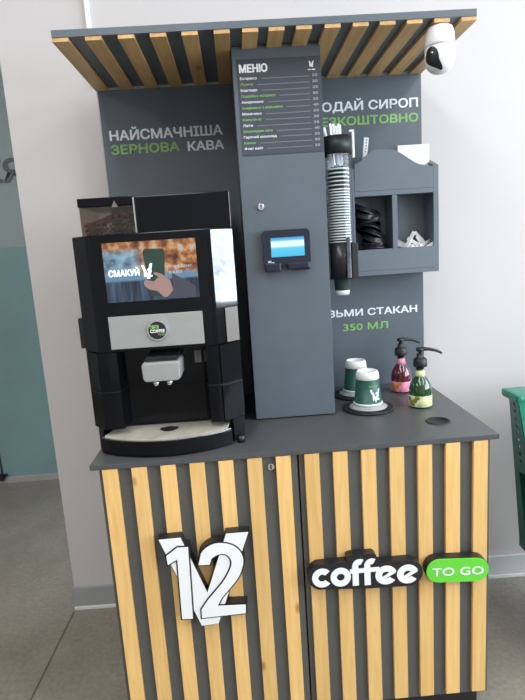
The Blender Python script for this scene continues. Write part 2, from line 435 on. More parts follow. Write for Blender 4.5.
# ------------------------------------------------------------ canopy
CANX = [-0.5335, -0.4499, -0.3666, -0.2849, -0.2036, -0.1206, -0.0469, 0.0217, 0.0932, 0.1683, 0.2417, 0.3126, 0.3839, 0.4566, 0.5283]
can = thing('canopy', 'grey roof board over the stand with pine slats fixed underneath', 'canopy', (0, .4, ZS))
obj('roof_board', box(-.554, .548, YC, D+.03, 2.0, ZK, .001), 'panel', can)
bm = bmesh.new()
for c in CANX:
    a_, b2_ = c-.0208, c+.0208
    if b2_ < XL or a_ > XR: bx(bm, a_, b2_, YC+.002, D-.004, ZS-.0005, 2.0, .0008)
    elif b2_ > XR:
        prism(bm, [(a_, YC+.002), (b2_, YC+.002), (b2_, D-.004), (XR+.001, D-.004), (XR+.001, YCOL-.001), (a_, YCOL-.001)], ZS-.0005, 2.0, axis='z')
    else: bx(bm, a_, b2_, YC+.002, YCOL-.001, ZS-.0005, 2.0, .0008)
obj('wood_slats', bm, 'wood_shaded', can)
obj('edge_trim', box(-.552, .546, D-.0035, D, ZS+.0022, 2.0), 'alu', can)

# ------------------------------------------------------------ column with menu
colm = thing('column_cabinet', 'tall narrow grey column cabinet between machine and shelf, holding the menu', 'cabinet', (.027, .44, ZC))
obj('body', box(XL, XR, YCOL+.017, D-.001, ZC+.0005, 1.9995, .001), 'panel', colm)
dr = obj('door', box(XL, XR, YCOL, YCOL+.0165, ZC+.004, 1.9990, .001), 'panel', colm)
bm = bmesh.new(); disc_y(bm, -.042, 1.559, .0095, YCOL-.006, YCOL, 20, 0, .001); bx(bm, -.0435, -.0405, YCOL-.0068, YCOL-.006, 1.553, 1.565, mi=1)
obj('lock', bm, ['chrome', 'hole'], dr)
mb = obj('menu_board', box(-.084, .1522, YCOL-.0022, YCOL-.0002, 1.705, 1.963, .0004), 'menu', colm)
ym = YCOL-.0023
rows = [('Еспресо', 0, '20', .162), ('Лунго', 1, '20', .165), ('Кортадо', 0, '25', .165), ('Подвійне еспресо', 1, '30', .24), ('Американо', 0, '25', .19),
        ('Американо з вершками', 1, '40', .27), ('Мокачино', 0, '35', .19), ('Капучіно', 1, '30', .17), ('Лате', 0, '35', .14),
        ('Шоколадне лате', 1, '40', .22), ('Гарячий шоколад', 0, '35', .235), ('Какао', 1, '30', .145), ('Флет вайт', 0, '35', .18)]
wl = [.058, .042, .057, .125, .078, .150, .068, .066, .033, .107, .121, .04, .067]
for i, (t_, g, p, _) in enumerate(rows):
    z = 1.9095-.01575*i; w = wl[i]*.75+.004
    bm = text_bm(t_, -.0785, -.0785+w, z, .0066, ym, .0004, .018, mi=0)
    text_bm(p, .126, .141, z, .0066, ym, .0004, .012, mi=1, bm=bm)
    bx(bm, -.0785+w+.012, .118, ym-.0003, ym, z+.0005, z+.0021, mi=2)
    obj('menu_row', bm, ['vinylg' if g else 'vinylw', 'menup', 'menuline'], mb)
obj('menu_title', text_bm('МЕНЮ', -.080, .001, 1.9285, .0205, ym, .0005, .05), 'vinylw', mb)
bm = bmesh.new()
prism(bm, [(.118, 1.950), (.1215, 1.950), (.1255, 1.940), (.1295, 1.950), (.133, 1.950), (.1275, 1.934), (.1235, 1.934)], ym-.0004, ym)
text_bm('12', .1195, .1315, 1.9345, .011, ym-.0005, .0002, .02, bm=bm)
bx(bm, .1145, .124, ym-.0003, ym, 1.9262, 1.9282); bx(bm, .1265, .136, ym-.0003, ym, 1.9257, 1.9287)
obj('menu_logo', bm, 'vinylw', mb)

# ------------------------------------------------------------ card reader
rd = thing('card_reader', 'dark card payment terminal with lit cyan screen on the grey column', 'card reader', (.025, YCOL, 1.43))
x0, x1, z0, z1 = -.045, .095, 1.368, 1.489
def rrect(x0, x1, z0, z1, r, n=5):
    P = []
    for cx, cz, a in ((x1-r, z0+r, -90), (x1-r, z1-r, 0), (x0+r, z1-r, 90), (x0+r, z0+r, 180)):
        for k in range(n+1):
            t = math.radians(a+90*k/n); P.append((cx+r*math.cos(t), cz+r*math.sin(t)))
    return P
bm = bmesh.new(); prism(bm, rrect(x0, x1, z0+.018, z1, .009), YCOL-.024, YCOL-.0005, bev=.003)
obj('housing', bm, 'blackglow', rd)
bm = bmesh.new()
bx(bm, x0+.002, .006, YCOL-.03, YCOL-.004, z0, z0+.026, .005)
bx(bm, .024, x1-.004, YCOL-.03, YCOL-.004, z0+.004, z0+.026, .005); bx(bm, .045, x1-.002, YCOL-.026, YCOL-.004, z0+.001, z0+.02, .004)
obj('reader_slot', bm, 'blackglow', rd)
obj('screen', box(-.021, .0775, YCOL-.0252, YCOL-.0238, 1.411, 1.467), 'cyan', rd)
bm = bmesh.new(); bx(bm, -.032, -.022, YCOL-.0252, YCOL-.0238, 1.395, 1.401, .0004); bx(bm, -.02, -.014, YCOL-.0250, YCOL-.0238, 1.394, 1.397)
obj('logo_mark', bm, 'scrw2', rd)

# ------------------------------------------------------------ coffee machine
cm = thing('coffee_machine', 'large gloss black bean-to-cup coffee machine with lit advert screen', 'coffee machine', (-.345, .3, ZC))
xl, xr, yf, yb = -.558, -.133, .08, .13
fl, fr = -.518, -.190
outl = [(xl, .55), (xl, yb), (fl+.006, yf+.004), (fl+.016, yf), (fr-.012, yf), (fr, yf+.004), (xr, yb), (xr, .55)]
def recess_outline(dep):   # front pushed back in the middle for the dispensing bay
    return [(xl, .55), (xl, yb), (fl, yf+.003), (fl+.03, yf), (-.465, yf+.004), (-.455, yf+dep), (-.24, yf+dep), (-.225, yf+.004), (fr-.01, yf), (fr, yf+.003), (xr, yb), (xr, .55)]
bm = bmesh.new()
prism(bm, outl, 1.19, 1.5, axis='z', bev=.003)
obj('head', bm, 'black', cm)
bm = bmesh.new(); prism(bm, recess_outline(.06), 1.081, 1.1895, axis='z')
obj('upper_bay', bm, 'black', cm)
bm = bmesh.new(); prism(bm, recess_outline(.062), .975, 1.079, axis='z')
obj('lower_bay', bm, 'black', cm)
bm = bmesh.new(); prism(bm, recess_outline(.066), 1.0791, 1.0809, axis='z'); 
bx(bm, -.549, xr-.004, .172, .54, ZC+.0005, .9745); bx(bm, -.166, xr-.003, .112, .171, ZC+.0005, .9746); bx(bm, -.5495, -.537, .128, .171, ZC+.0005, .9747)
obj('base', bm, 'blackm', cm)
for x in (-.148,):
    bm = bmesh.new(); lathe(bm, [(0, ZC+.0003), (.012, ZC+.0003), (.011, .925), (0, .925)], x, .097, 16)
    obj('foot', bm, 'blackp', cm)
# display and its picture
dp = obj('display', box(-.4705, -.2285, yf-.0016, yf-.0002, 1.3235, 1.478), 'advert', cm)
ys = yf-.0018
bm = text_bm('СМАКУЙ', -.461, -.380, 1.391, .0165, ys, .0003, .03)
prism(bm, [(-.374, 1.416), (-.368, 1.417), (-.359, 1.393), (-.352, 1.419), (-.345, 1.42), (-.354, 1.38), (-.361, 1.38)], ys-.0003, ys)
text_bm('12', -.369, -.347, 1.386, .022, ys-.0002, .0003, .02, bm=bm)
obj('white_lettering', bm, 'scrw', dp)
bm = text_bm('УЛЮБЛЕНУ', -.303, -.243, 1.404, .007, ys, .0003, .01); text_bm('КАВУ', -.303, -.268, 1.390, .007, ys, .0003, .01, bm=bm)
obj('small_lettering', bm, 'scrw2', dp)
bm = bmesh.new(); prism(bm, [(-.358, 1.340), (-.352, 1.334), (-.326, 1.334), (-.320, 1.340), (-.310, 1.446), (-.314, 1.456), (-.363, 1.458), (-.367, 1.448)], yf-.0017, yf-.0014)
obj('pictured_cup', bm, 'scrg', dp)
bm = bmesh.new(); prism(bm, [(-.372, 1.372), (-.366, 1.378), (-.345, 1.372), (-.332, 1.384), (-.345, 1.392), (-.340, 1.397), (-.322, 1.39), (-.302, 1.372), (-.296, 1.345), (-.312, 1.330), (-.322, 1.33), (-.338, 1.347), (-.358, 1.352), (-.370, 1.362)], yf-.0020, yf-.0017)
obj('pictured_hand', bm, 'scrs', dp)
bm = bmesh.new(); prism(bm, [(-.297, 1.392), (-.238, 1.355), (-.238, 1.326), (-.316, 1.326), (-.296, 1.348)], yf-.0021, yf-.0018)
obj('pictured_sleeve', bm, 'scrk', dp)
# silver fascia and badge
fp = obj('fascia_plate', box(-.4745, -.2255, yf-.007, yf-.0002, 1.199, 1.2865, .0012), 'silver', cm)
bd = bmesh.new(); disc_y(bd, -.3475, 1.2435, .0275, yf-.0125, yf-.007, 36, 0, .001)
bo = obj('badge', bd, 'chrome', fp)
bd = bmesh.new(); disc_y(bd, -.3475, 1.2435, .0235, yf-.0134, yf-.0126, 36, 1)
bx(bd, -.366, -.343, yf-.0140, yf-.0135, 1.2475, 1.258, mi=0)
text_bm('12', -.364, -.345, 1.249, .0075, yf-.0141, .0004, .02, mi=1, bm=bd)
text_bm('COFFEE', -.3665, -.3275, 1.238, .0085, yf-.0135, .0006, .03, mi=2, bm=bd)
text_bm('TO GO', -.346, -.329, 1.230, .0055, yf-.0135, .0006, .02, mi=0, bm=bd)
for f in bd.faces:
    if f.material_index > 2: f.material_index = 1
obj('badge_face', bd, ['vinylg', 'signk', 'vinylw'], bo)
# spout
sp = obj('spout', prism(bmesh.new(), [(-.392, 1.118), (-.385, 1.112), (-.302, 1.112), (-.294, 1.118), (-.292, 1.155), (-.297, 1.163), (-.389, 1.163), (-.394, 1.155)], .035, .139, bev=.004), 'silver', cm)
for x in (-.362, -.326):
    bm = bmesh.new(); lathe(bm, [(0, 1.097), (.006, 1.097), (.0085, 1.102), (.0085, 1.1115), (0, 1.1115)], x, .055, 18)
    obj('nozzle', bm, 'chrome', sp)
obj('spout_mount', box(-.385, -.30, .05, .139, 1.1635, 1.176, .003), 'blackp', cm)
obj('sensor_window', box(-.262, -.243, .1385, .1405, 1.135, 1.170, .001), 'bronze', cm)
# right-hand trims along the chamfered side
def cham(x0, y0, x1, y1, z0, z1, off, th, side=1):
    a = Vector((x0, y0)); b = Vector((x1, y1)); n = Vector((b.y-a.y, -(b.x-a.x))).normalized()
    return [(p.x, p.y) for p in (a+n*off, b+n*off, b+n*(off+th), a+n*(off+th))]
bm = bmesh.new(); prism(bm, cham(fr+.0005, yf+.0042, xr, yb, 0, 0, .0002, .003), 1.290, 1.497, axis='z', bev=.0008)
obj('side_trim', bm, 'mirror', cm)
bm = bmesh.new(); prism(bm, cham(-.166, .101, xr, yb, 0, 0, .0002, .002), 1.194, 1.288, axis='z')
obj('side_trim', bm, 'bronze', cm)
bm = bmesh.new(); prism(bm, cham(-.1885, .082, xr-.001, yb, 0, 0, .0002, .003), 1.0815, 1.190, axis='z', bev=.0008)
obj('side_trim', bm, 'black', cm)
bm = bmesh.new(); prism(bm, cham(-.1885, .082, xr-.001, yb, 0, 0, .0002, .003), .975, 1.078, axis='z', bev=.0008)
obj('side_trim', bm, 'black', cm)
obj('hinge_tab', box(-.572, -.5582, .135, .175, 1.198, 1.283, .003), 'blackp', cm)
# drip tray: bowed front
def bow(off=0.0, n=14):
    P = [(-.530+off, .166-off*.5), (-.534+off, .084+off)]
    for i in range(1, n):
        t = i/n; x = -.534+off+t*(.363-2*off); y = (.084+off)*(1-t)+(.079+off)*t-.062*math.sin(PI*t)**.8
        P.append((x, y))
    P += [(-.171-off, .079+off), (-.172-off, .166-off*.5)]
    return P
bm = bmesh.new(); prism(bm, bow(), .910, .951, axis='z', bev=.002)
tr = obj('drip_tray', bm, 'black', cm)
bm = bmesh.new()
rim = bow(.0005); prism(bm, bow(.003), .9512, .9545, axis='z')
gr = obj('tray_rim', bm, 'chrome', tr)
bm = bmesh.new(); n = 44
pb = bow(.006)
def front_y(x):
    for (xa, ya), (xb, yb_) in zip(pb[1:-1], pb[2:-1]):
        if xa <= x <= xb: return ya+(yb_-ya)*(x-xa)/(xb-xa)
    return .08
for i in range(n):      # slanted bars of the grate
    xa = -.523+i*(.342/n)
    y0 = front_y(xa+.003)+.002
    vs = []
    y1 = .160
    x2 = min(xa+.02, -.180)
    prism(bm, [(xa, y0), (xa+.0052, y0), (x2+.0052, y1), (x2, y1)], .9548, .9575, axis='z')
obj('grate', bm, 'grate', tr)
bm = bmesh.new(); lathe(bm, [(0, .9605), (.016, .9605), (.022, .9578)], -.347, .105, 20); bx(bm, -.372, -.322, .098, .112, .9577, .961, .001)
obj('drain_cap', bm, 'hole', tr)
# top box and bean hopper
bm = bmesh.new(); bx(bm, -.3945, -.133, .197, .52, 1.5005, 1.603, .003)
obj('top_box', bm, 'black', cm)
obj('top_box_edge', box(-.1340, -.1328, .1945, .197, 1.505, 1.600), 'alu', cm)
hp = obj('bean_hopper', box(-.548, -.401, .195, .42, 1.5005, 1.580, .002), 'smoke', cm)
obj('hopper_lid', box(-.551, -.3985, .192, .425, 1.5805, 1.605, .003), 'black', hp)
obj('divider_strip', box(-.3985, -.3955, .190, .196, 1.505, 1.600), 'alu', hp)
bm = bmesh.new()
for i in range(420):    # beans piled inside the hopper
    x = random.uniform(-.54, -.408); y = .203+abs(random.gauss(0, .05)); y = min(y, .40)
    hh = 1.548 + .012*math.sin((x+.5)*30)
    z = random.uniform(1.506, hh) if y < .24 else hh+random.uniform(-.006, .004)
    mt = Matrix.Translation((x, y, z)) @ Matrix.Rotation(random.uniform(0, PI), 4, 'Z') @ Matrix.Rotation(random.uniform(0, PI), 4, 'X') @ Matrix.Diagonal((.0062, .0042, .0034, 1))
    bmesh.ops.create_icosphere(bm, subdivisions=1, radius=1, matrix=mt)
b_ = obj('coffee_beans', bm, 'beans', hp); b_['kind'] = 'stuff'
bm = bmesh.new(); prism(bm, [(-.458, 1.577), (-.449, 1.595), (-.440, 1.577)], .1912, .1919); 
obj('lid_mark', bm, 'bronze', hp)

# ------------------------------------------------------------ wall shelf box
sh = thing('wall_shelf', 'grey two-compartment organiser shelf with wavy top on the back panel', 'shelf', (.42, .55, 1.323))
sx0, sx1, sy0, sy1 = .268, .570, .50, D-.001
obj('side_panel', box(sx0, sx0+.016, sy0, sy1, 1.323, 1.68, .0008), 'panel_in', sh)
bm = bmesh.new(); prism(bm, [(sy0, 1.323), (sy1, 1.323), (sy1, 1.712), (sy0, 1.676)], sx1-.017, sx1, axis='x')
obj('side_panel', bm, 'panel_in', sh)
obj('back_board', box(sx0+.0165, sx1-.0175, sy1-.008, sy1, 1.34, 1.70), 'panel_in', sh)
obj('bottom_board', box(sx0+.0165, sx1-.0175, sy0, sy1-.009, 1.323, 1.339, .0008), 'panel_in', sh)
obj('middle_board', box(sx0+.0165, sx1-.0175, sy0, sy1-.009, 1.588, 1.604, .0008), 'panel_in', sh)
obj('divider', box(.412, .429, sy0+.001, sy1-.009, 1.3395, 1.5875, .0008), 'panel_in', sh)
bm = bmesh.new(); bx(bm, sx0+.0165, .4115, sy0, sy0+.01, 1.3395, 1.410, .0008); bx(bm, .4295, sx1-.0175, sy0, sy0+.01, 1.3395, 1.410, .0008)
bx(bm, sx0+.0165, sx1-.0175, sy0-.0012, sy0-.0001, 1.3395, 1.4105)
obj('front_lip', bm, 'panel_in', sh)
pts = [(sx0+.0165, 1.6045)]
pts += [(sx1-.0175, 1.6045), (sx1-.0175, 1.672)]
for i in range(11):
    t = i/10; x = .53-t*.13; pts.append((x, 1.676+(1.735-1.676)*(.5-.5*math.cos(PI*t))))
for i in range(1, 11):
    t = i/10; x = .365-t*.078; pts.append((x, 1.738-(.046)*(.5-.5*math.cos(PI*t*.95))))
bm = bmesh.new(); prism(bm, pts, sy0, sy0+.012, bev=.0008)
obj('wavy_front', bm, 'panel_in', sh)

# things on the shelf
bm = bmesh.new(); bx(bm, .447, .556, .548, .562, 1.606, 1.752, .001)
nt_ = obj('paper_card_stack', bm, 'paper', None, (.5, .555, 1.606)); tag(nt_, 'white stack of paper cards sticking out behind the wavy shelf front', 'paper')
bm = bmesh.new(); v0 = [(.317, 1.605), (.327, 1.605), (.352, 1.784), (.336, 1.787)]; prism(bm, v0, .556, .560)
for k in range(5): 
    t = .74+.05*k; xa = .317+t*.02; z_ = 1.605+t*.18; bx(bm, xa+.006, xa+.010, .5555, .556, z_, z_+.005, mi=1)
tag(obj('paper_sachet', bm, ['paper', 'menuline'], None, (.32, .558, 1.605)), 'single slim white printed sachet leaning up left of the wavy shelf top', 'sachet')
# black lids in the left compartment
def lid(r=.043):
    bm = bmesh.new()
    lathe(bm, [(0, .010), (r*.55, .010), (r*.62, .014), (r*.86, .014), (r*.90, .004), (r, .003), (r*1.02, 0), (r*.97, -.003), (r*.93, 0)], 0, 0, 28)
    return bm
l0 = None
for i in range(17):
    if l0 is None:
        l0 = o = obj('cup_cover', lid(), 'blackp')
    else:
        o = l0.copy(); COL.objects.link(o)
    if i < 8: o.location = (.342+.006*(i % 2)+.0012*i, .545, 1.345+i*.0105); o.rotation_euler = (.08*math.sin(i*2), .06*math.cos(i*3), i)
    else:
        k = i-8; o.location = (.355-.003*k+.006*math.sin(k*1.4), .548, 1.435+k*.0135); o.rotation_euler = (.38, -.25+.05*math.sin(k), k)
    tag(o, 'black plastic cup lid in the leaning pile in the left shelf compartment', 'cup lid', 'black cup lids in the left shelf compartment')
# sugar sachets in the right compartment
s0 = None
for i in range(24):
    if s0 is None:
        bm = bmesh.new(); bx(bm, -.006, .006, -.0018, .0018, 0, .066, .0012); s0 = o = obj('sugar_sachet', bm, 'paper')
    else:
        o = s0.copy(); COL.objects.link(o)
    lay = i//6
    if lay == 2 and i < 15: random.random()
    o.location = (.447+.0175*(i % 6)+.004*lay, .522+.014*(i % 3), 1.345+.020*lay+.006*(i % 2))
    o.rotation_euler = (random.uniform(-.3, .25), random.choice((-1, 1))*random.uniform(.5, 1.35)*(1 if 0 < i % 6 < 5 else .7), random.uniform(-.6, .6))
    if i % 6 == 0: o.rotation_euler[1] = abs(o.rotation_euler[1])*.7
    if i % 6 == 5: o.rotation_euler[1] = -abs(o.rotation_euler[1])
    tag(o, 'slim white sugar sachet in the jumbled heap in the right shelf compartment', 'sachet', 'sugar sachets in the right shelf compartment')

# ------------------------------------------------------------ cup dispenser
tx, ty = .2015, .335
td = thing('cup_dispenser', 'clear vertical tube cup dispenser with black collar beside the grey column', 'cup dispenser', (tx, ty, 1.325))
bm = bmesh.new(); lathe(bm, [(.0405, 1.44), (.0405, 1.752)], tx, ty, 36)
obj('clear_tube', bm, 'tube', td, fix=False)
bm = bmesh.new(); lathe(bm, [(.0412, 1.7), (.0432, 1.7), (.0432, 1.752), (.0412, 1.752), (.0412, 1.7)], tx, ty, 36); bx(bm, XR+.0008, XR+.008, ty-.012, ty+.012, 1.71, 1.742)
obj('black_collar', bm, 'blackm', td)
bm = bmesh.new()
# open-bottomed housing
lathe(bm, [(.0345, 1.33), (.0435, 1.33), (.0435, 1.4395), (.0345, 1.4395), (.0345, 1.33)], tx, ty, 8)
bx(bm, XR+.0008, XR+.012, ty-.02, ty+.02, 1.335, 1.435, .002)
obj('lower_housing', bm, 'blackp', td)
bm = bmesh.new(); bx(bm, .209, .222, ty-.0475, ty-.040, 1.332, 1.455, .002)
obj('chrome_strip', bm, 'mirror', td)
bm = bmesh.new(); bx(bm, .226, .246, ty-.041, ty-.02, 1.332, 1.437, .002)
obj('latch', bm, 'blackm', td)
def cup_bm(r1, r0, h, inv=False):
    # white base band, green body, white rolled rim; base at z=0
    bm = bmesh.new()
    f = lambda t: r0+(r1-r0)*t
    prof = [(0, .004), (r0*.9, .004), (r0*.9, 0), (r0, 0), (f(.12), h*.12), (f(.121), h*.121), (f(.965), h*.965), (r1+.0012, h*.966), (r1+.0026, h*.98), (r1+.0016, h), (r1-.0006, h*.995), (f(.9)-.0012, h*.9), (r0*.92, .006), (0, .006)]
    mi = [0, 0, 0, 0, 0, 1, 0, 0, 0, 0, 0, 0, 0]
    lathe(bm, prof, 0, 0, 32, mi)
    return bm
zr = [1.398, 1.413, 1.421, 1.429, 1.437]
z = 1.445
while z < 1.60: zr.append(z); z += .0082
while z < 1.66: zr.append(z); z += .0118
hc = .118
c0 = None
for i, zz in enumerate(zr):
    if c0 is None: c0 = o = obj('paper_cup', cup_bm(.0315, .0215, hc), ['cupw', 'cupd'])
    else: o = c0.copy(); COL.objects.link(o)
    o.location = (tx-.001, ty-.001, zz-hc)
    if i == 0: tag(o, 'lowest paper cup with white base poking out under the cup dispenser', 'cup')
    elif i == len(zr)-1: tag(o, 'topmost white-rimmed paper cup of the stack in the clear tube', 'cup')
    else: tag(o, 'white-rimmed paper cup nested mid-stack inside the clear dispenser tube', 'cup', 'paper cups nested in the dispenser tube')
st = None
for i in range(9):
    if st is None:
        bm = bmesh.new(); bx(bm, -.0035, .0035, -.0012, .0012, 0, .118, .001); st = o = obj('stirrer', bm, 'paper')
    else: o = st.copy(); COL.objects.link(o)
    a = 2*PI*i/9; 
    o.location = (tx+.016*math.cos(a)-.004, ty+.016*math.sin(a), 1.669)
    o.rotation_euler = (-.10*math.sin(a), .10*math.cos(a)-.12, .5*math.sin(i*2.3))
    tag(o, 'thin white stirrer standing in the top of the clear dispenser tube', 'stirrer', 'white stirrers in the dispenser tube top')
bm = bmesh.new(); bx(bm, .2455, .2525, ty-.006, ty+.006, 1.69, 1.768, .001); bx(bm, .238, .2525, ty-.006, ty+.006, 1.764, 1.770, .001)
obj('tube_bracket', bm, 'white', td)

# ------------------------------------------------------------ inverted cups on the worktop
def coaster(x, y, lab):
    bm = bmesh.new(); lathe(bm, [(0, 0), (.080, 0), (.083, .004), (.083, .005), (.078, .007), (0, .007)], 0, 0, 40)
    o = obj('round_holder', bm, 'blackm'); o.location = (x, y, ZC+.0003); return tag(o, lab, 'cup stand')
coaster(.267, .316, 'round black disc under the front upside-down green cup')
coaster(.266, .487, 'round black disc under the rear upside-down green cup half hidden by the column')
def dome(x, y, lab):
    bm = bmesh.new(); lathe(bm, [(0, 0), (.059, 0), (.062, .002), (.058, .004), (.052, .008), (.049, .010), (.044, .011), (0, .011)], 0, 0, 40)
    o = obj('cup_cover', bm, 'dome'); o.location = (x, y, ZC+.0076); return tag(o, lab, 'cup lid')
dome(.267, .316, 'pale grey dome lid under the front upside-down green cup')
dome(.266, .487, 'pale grey dome lid under the rear upside-down green cup')
def inv_cup(x, y, lab, mark=True):
    t = thing('paper_cup', lab, 'cup', (x, y, ZC+.0189)); H = .108
    r1, r0 = .0445, .0335
    bm = bmesh.new()
    f = lambda q: r1+(r0-r1)*q/H
    lathe(bm, [(r1-.001, .0), (r1+.0015, .0005), (r1+.0025, .003), (r1+.0012, .006), (f(.006), .0065), (f(.082), .082)], 0, 0, 36, [0, 0, 0, 0, 1])
    bmesh.ops.translate(bm, verts=bm.verts, vec=(x, y, ZC+.0189))
    obj('cup_body', bm, ['cupw', 'cupg'], t)
    bm = bmesh.new()
    lathe(bm, [(f(.082), .0822), (f(.082)+.0018, .0835), (f(.098)+.002, .096), (f(.098)+.0012, .101), (r0, .106), (r0-.0015, H), (r0-.004, H), (r0-.0045, .104), (0, .104)], 0, 0, 36)
    bmesh.ops.translate(bm, verts=bm.verts, vec=(x, y, ZC+.0189))
    obj('white_base_cap', bm, 'cupw', t)
    if mark:
        bm = bmesh.new(); 
        for (s, a0, a1, zb, cap, mi, bo, lift) in (('V', -1.62, -.72, .014, .040, 0, .05, 0), ('12', -1.45, -.83, .018, .029, 2, .13, .0003), ('12', -1.43, -.85, .0195, .026, 0, .05, .0006), ('TO GO', -1.75, -.90, .060, .006, 1, .04, 0)):
            tb = text_bm(s, 0, 1, zb, cap, 0, .0003, .0 if mi == 1 else bo)
            bmesh.ops.subdivide_edges(tb, edges=tb.edges, cuts=1)
            for v in tb.verts:
                ang = a0+(a1-a0)*v.co.x; rr = f(v.co.z)+.0003+lift-v.co.y
                zz = v.co.z
                v.co = Vector((x+rr*math.cos(ang), y+rr*math.sin(ang), ZC+.0189+zz))
            for q in tb.faces: q.material_index = mi
            tmp = bpy.data.meshes.new('t'); tb.to_mesh(tmp); tb.free(); bm.from_mesh(tmp); bpy.data.meshes.remove(tmp)
        obj('printed_logo', bm, ['vinylw', 'vinylg', 'cupg'], t)
    return t
inv_cup(.267, .316, 'dark green paper cup upside down with white base, nearer the camera')
c2 = inv_cup(.266, .487, 'dark green paper cup upside down, the rear one beside the column', False)
bm = bmesh.new(); bx(bm, .283, .297, .444, .4475, ZC+.080, ZC+.108, .001)
obj('paper_tab', bm, 'cupw', c2)

# ------------------------------------------------------------ syrup pumps
def bottle(x, y, s, glass, neck, label, print_, lab, rz):
    t = thing('syrup_bottle', lab, 'bottle', (x, y, ZC+.0003))
    def put(bm):
        bmesh.ops.scale(bm, verts=bm.verts, vec=(s*.96, s*.96, s*.835)); bmesh.ops.rotate(bm, verts=bm.verts, cent=(0, 0, 0), matrix=Matrix.Rotation(rz, 3, 'Z'))
        bmesh.ops.translate(bm, verts=bm.verts, vec=(x, y, ZC+.0003)); return bm
    bm = bmesh.new()
    lathe(bm, [(0, 0), (.033, 0), (.036, .003), (.0372, .052), (.0365, .074), (.032, .094), (.023, .110), (.0155, .121), (.0135, .128), (.0130, .160), (0, .160)], 0, 0, 32, [0]*6+[1]*4)
    obj('glass_body', put(bm), [glass, neck], t)
    bm = bmesh.new(); lathe(bm, [(.0368, .006), (.0377, .007), (.0377, .048), (.0372, .049)], 0, 0, 32); ll = obj('body_label', put(bm), label, t)
    bm = bmesh.new()
    for k in range(5):
        a = -PI/2-.95+.12*k*(-1)**k; zc = .018+.006*k
        mt = Matrix.Translation((.0372*math.cos(a), .0372*math.sin(a), zc)) @ Matrix.Rotation(a, 4, 'Z') @ Matrix.Diagonal((.0022, .009, .009, 1))
        bmesh.ops.create_icosphere(bm, subdivisions=2, radius=1, matrix=mt)
    obj('fruit_print', put(bm), print_, ll)
    bm = bmesh.new(); lathe(bm, [(.0152, .112+.008), (.0165, .121), (.0150, .142), (.0142, .143)], 0, 0, 28); obj('neck_label', put(bm), label, t)
    bm = bmesh.new(); lathe(bm, [(0, .158), (.022, .158), (.023, .161), (.0215, .186), (.018, .190), (.012, .192), (.011, .204), (.009, .207), (0, .207)], 0, 0, 28)
    pc = obj('pump_collar', put(bm), 'blackm', t)
    bm = bmesh.new(); lathe(bm, [(.0055, .2065), (.0055, .216), (.011, .216), (.0125, .219), (.012, .229), (0, .230)], 0, 0, 24)
    tube(bm, [(-.012, 0, .224), (.010, 0, .2245), (.030, 0, .2225), (.050, 0, .217), (.064, 0, .210), (.070, 0, .204)], [.006, .0075, .0062, .0055, .005, .0042], 12)
    obj('pump_spout', put(bm), 'blackm', t)
bottle(.434, .300, 1.0, 'syrupg', 'neckg', 'cream', 'olive', 'green syrup bottle with cream label and black pump, nearer the round worktop hole', -.12)
bottle(.429, .492, 1.0, 'syrupr', 'neckr', 'pink', 'orange', 'red syrup bottle with pink label and black pump behind the green one', .02)

# ------------------------------------------------------------ security camera
sc_ = thing('security_camera', 'white rounded security camera with dark lens window hanging under the canopy corner', 'security camera', (.460, .187, ZS-.001))
cx_, cy_ = .460, .187
ztop = 1.9895
bm = bmesh.new()
lathe(bm, [(0, ztop), (.024, ztop), (.033, ztop-.005), (.0375, ztop-.018), (.0395, ztop-.045), (.0398, ztop-.052), (0, ztop-.052)], cx_, cy_, 40)
obj('base_housing', bm, 'white', sc_)
bm = bmesh.new()
prof = [(0, ztop-.0532), (.0392, ztop-.0532)]
for k in range(0, 11):
    a = k/10*PI/2; prof.append((.0396*math.cos(a)**.8 if k < 10 else 0, ztop-.078-.040*math.sin(a)))
lathe(bm, prof, cx_, cy_, 40)
hd = obj('swivel_head', bm, 'white', sc_)
# lens window: curved dark patch following the head
def patch(cang, hw, z0, z1, off):
    bm = bmesh.new(); R, Cc = 14, 14; grid = []
    for i in range(R+1):
        row = []
        for j in range(Cc+1):
            u = -1+2*j/Cc; v = -1+2*i/R
            # squircle mapping to get an oval
            uu = u*math.sqrt(1-v*v/2); vv = v*math.sqrt(1-u*u/2)
            ang = cang+hw*uu+.75*max(0, -vv)**1.8; z_ = (z0+z1)/2+(z1-z0)/2*vv
            d_ = max(0, (ztop-.078)-z_)/.040; r_ = .0396*math.cos(math.asin(min(.98, d_)))**.8+off if z_ < ztop-.078 else .0396+off
            row.append(bm.verts.new((cx_+r_*math.cos(ang), cy_+r_*math.sin(ang), z_)))
        grid.append(row)
    for i in range(R):
        for j in range(Cc):
            f = bm.faces.new((grid[i][j], grid[i][j+1], grid[i+1][j+1], grid[i+1][j])); f.smooth = True
    return bm
obj('lens_window', patch(-PI/2-.93, .52, ztop-.114, ztop-.056, .0009), 'blackp', hd)
bm = bmesh.new(); a = -PI/2-.88
mt = Matrix.Translation((cx_+.040*math.cos(a), cy_+.040*math.sin(a), ztop-.072)); bmesh.ops.create_uvsphere(bm, u_segments=16, v_segments=8, radius=.0045, matrix=mt)
obj('lens', bm, 'mirror', hd)

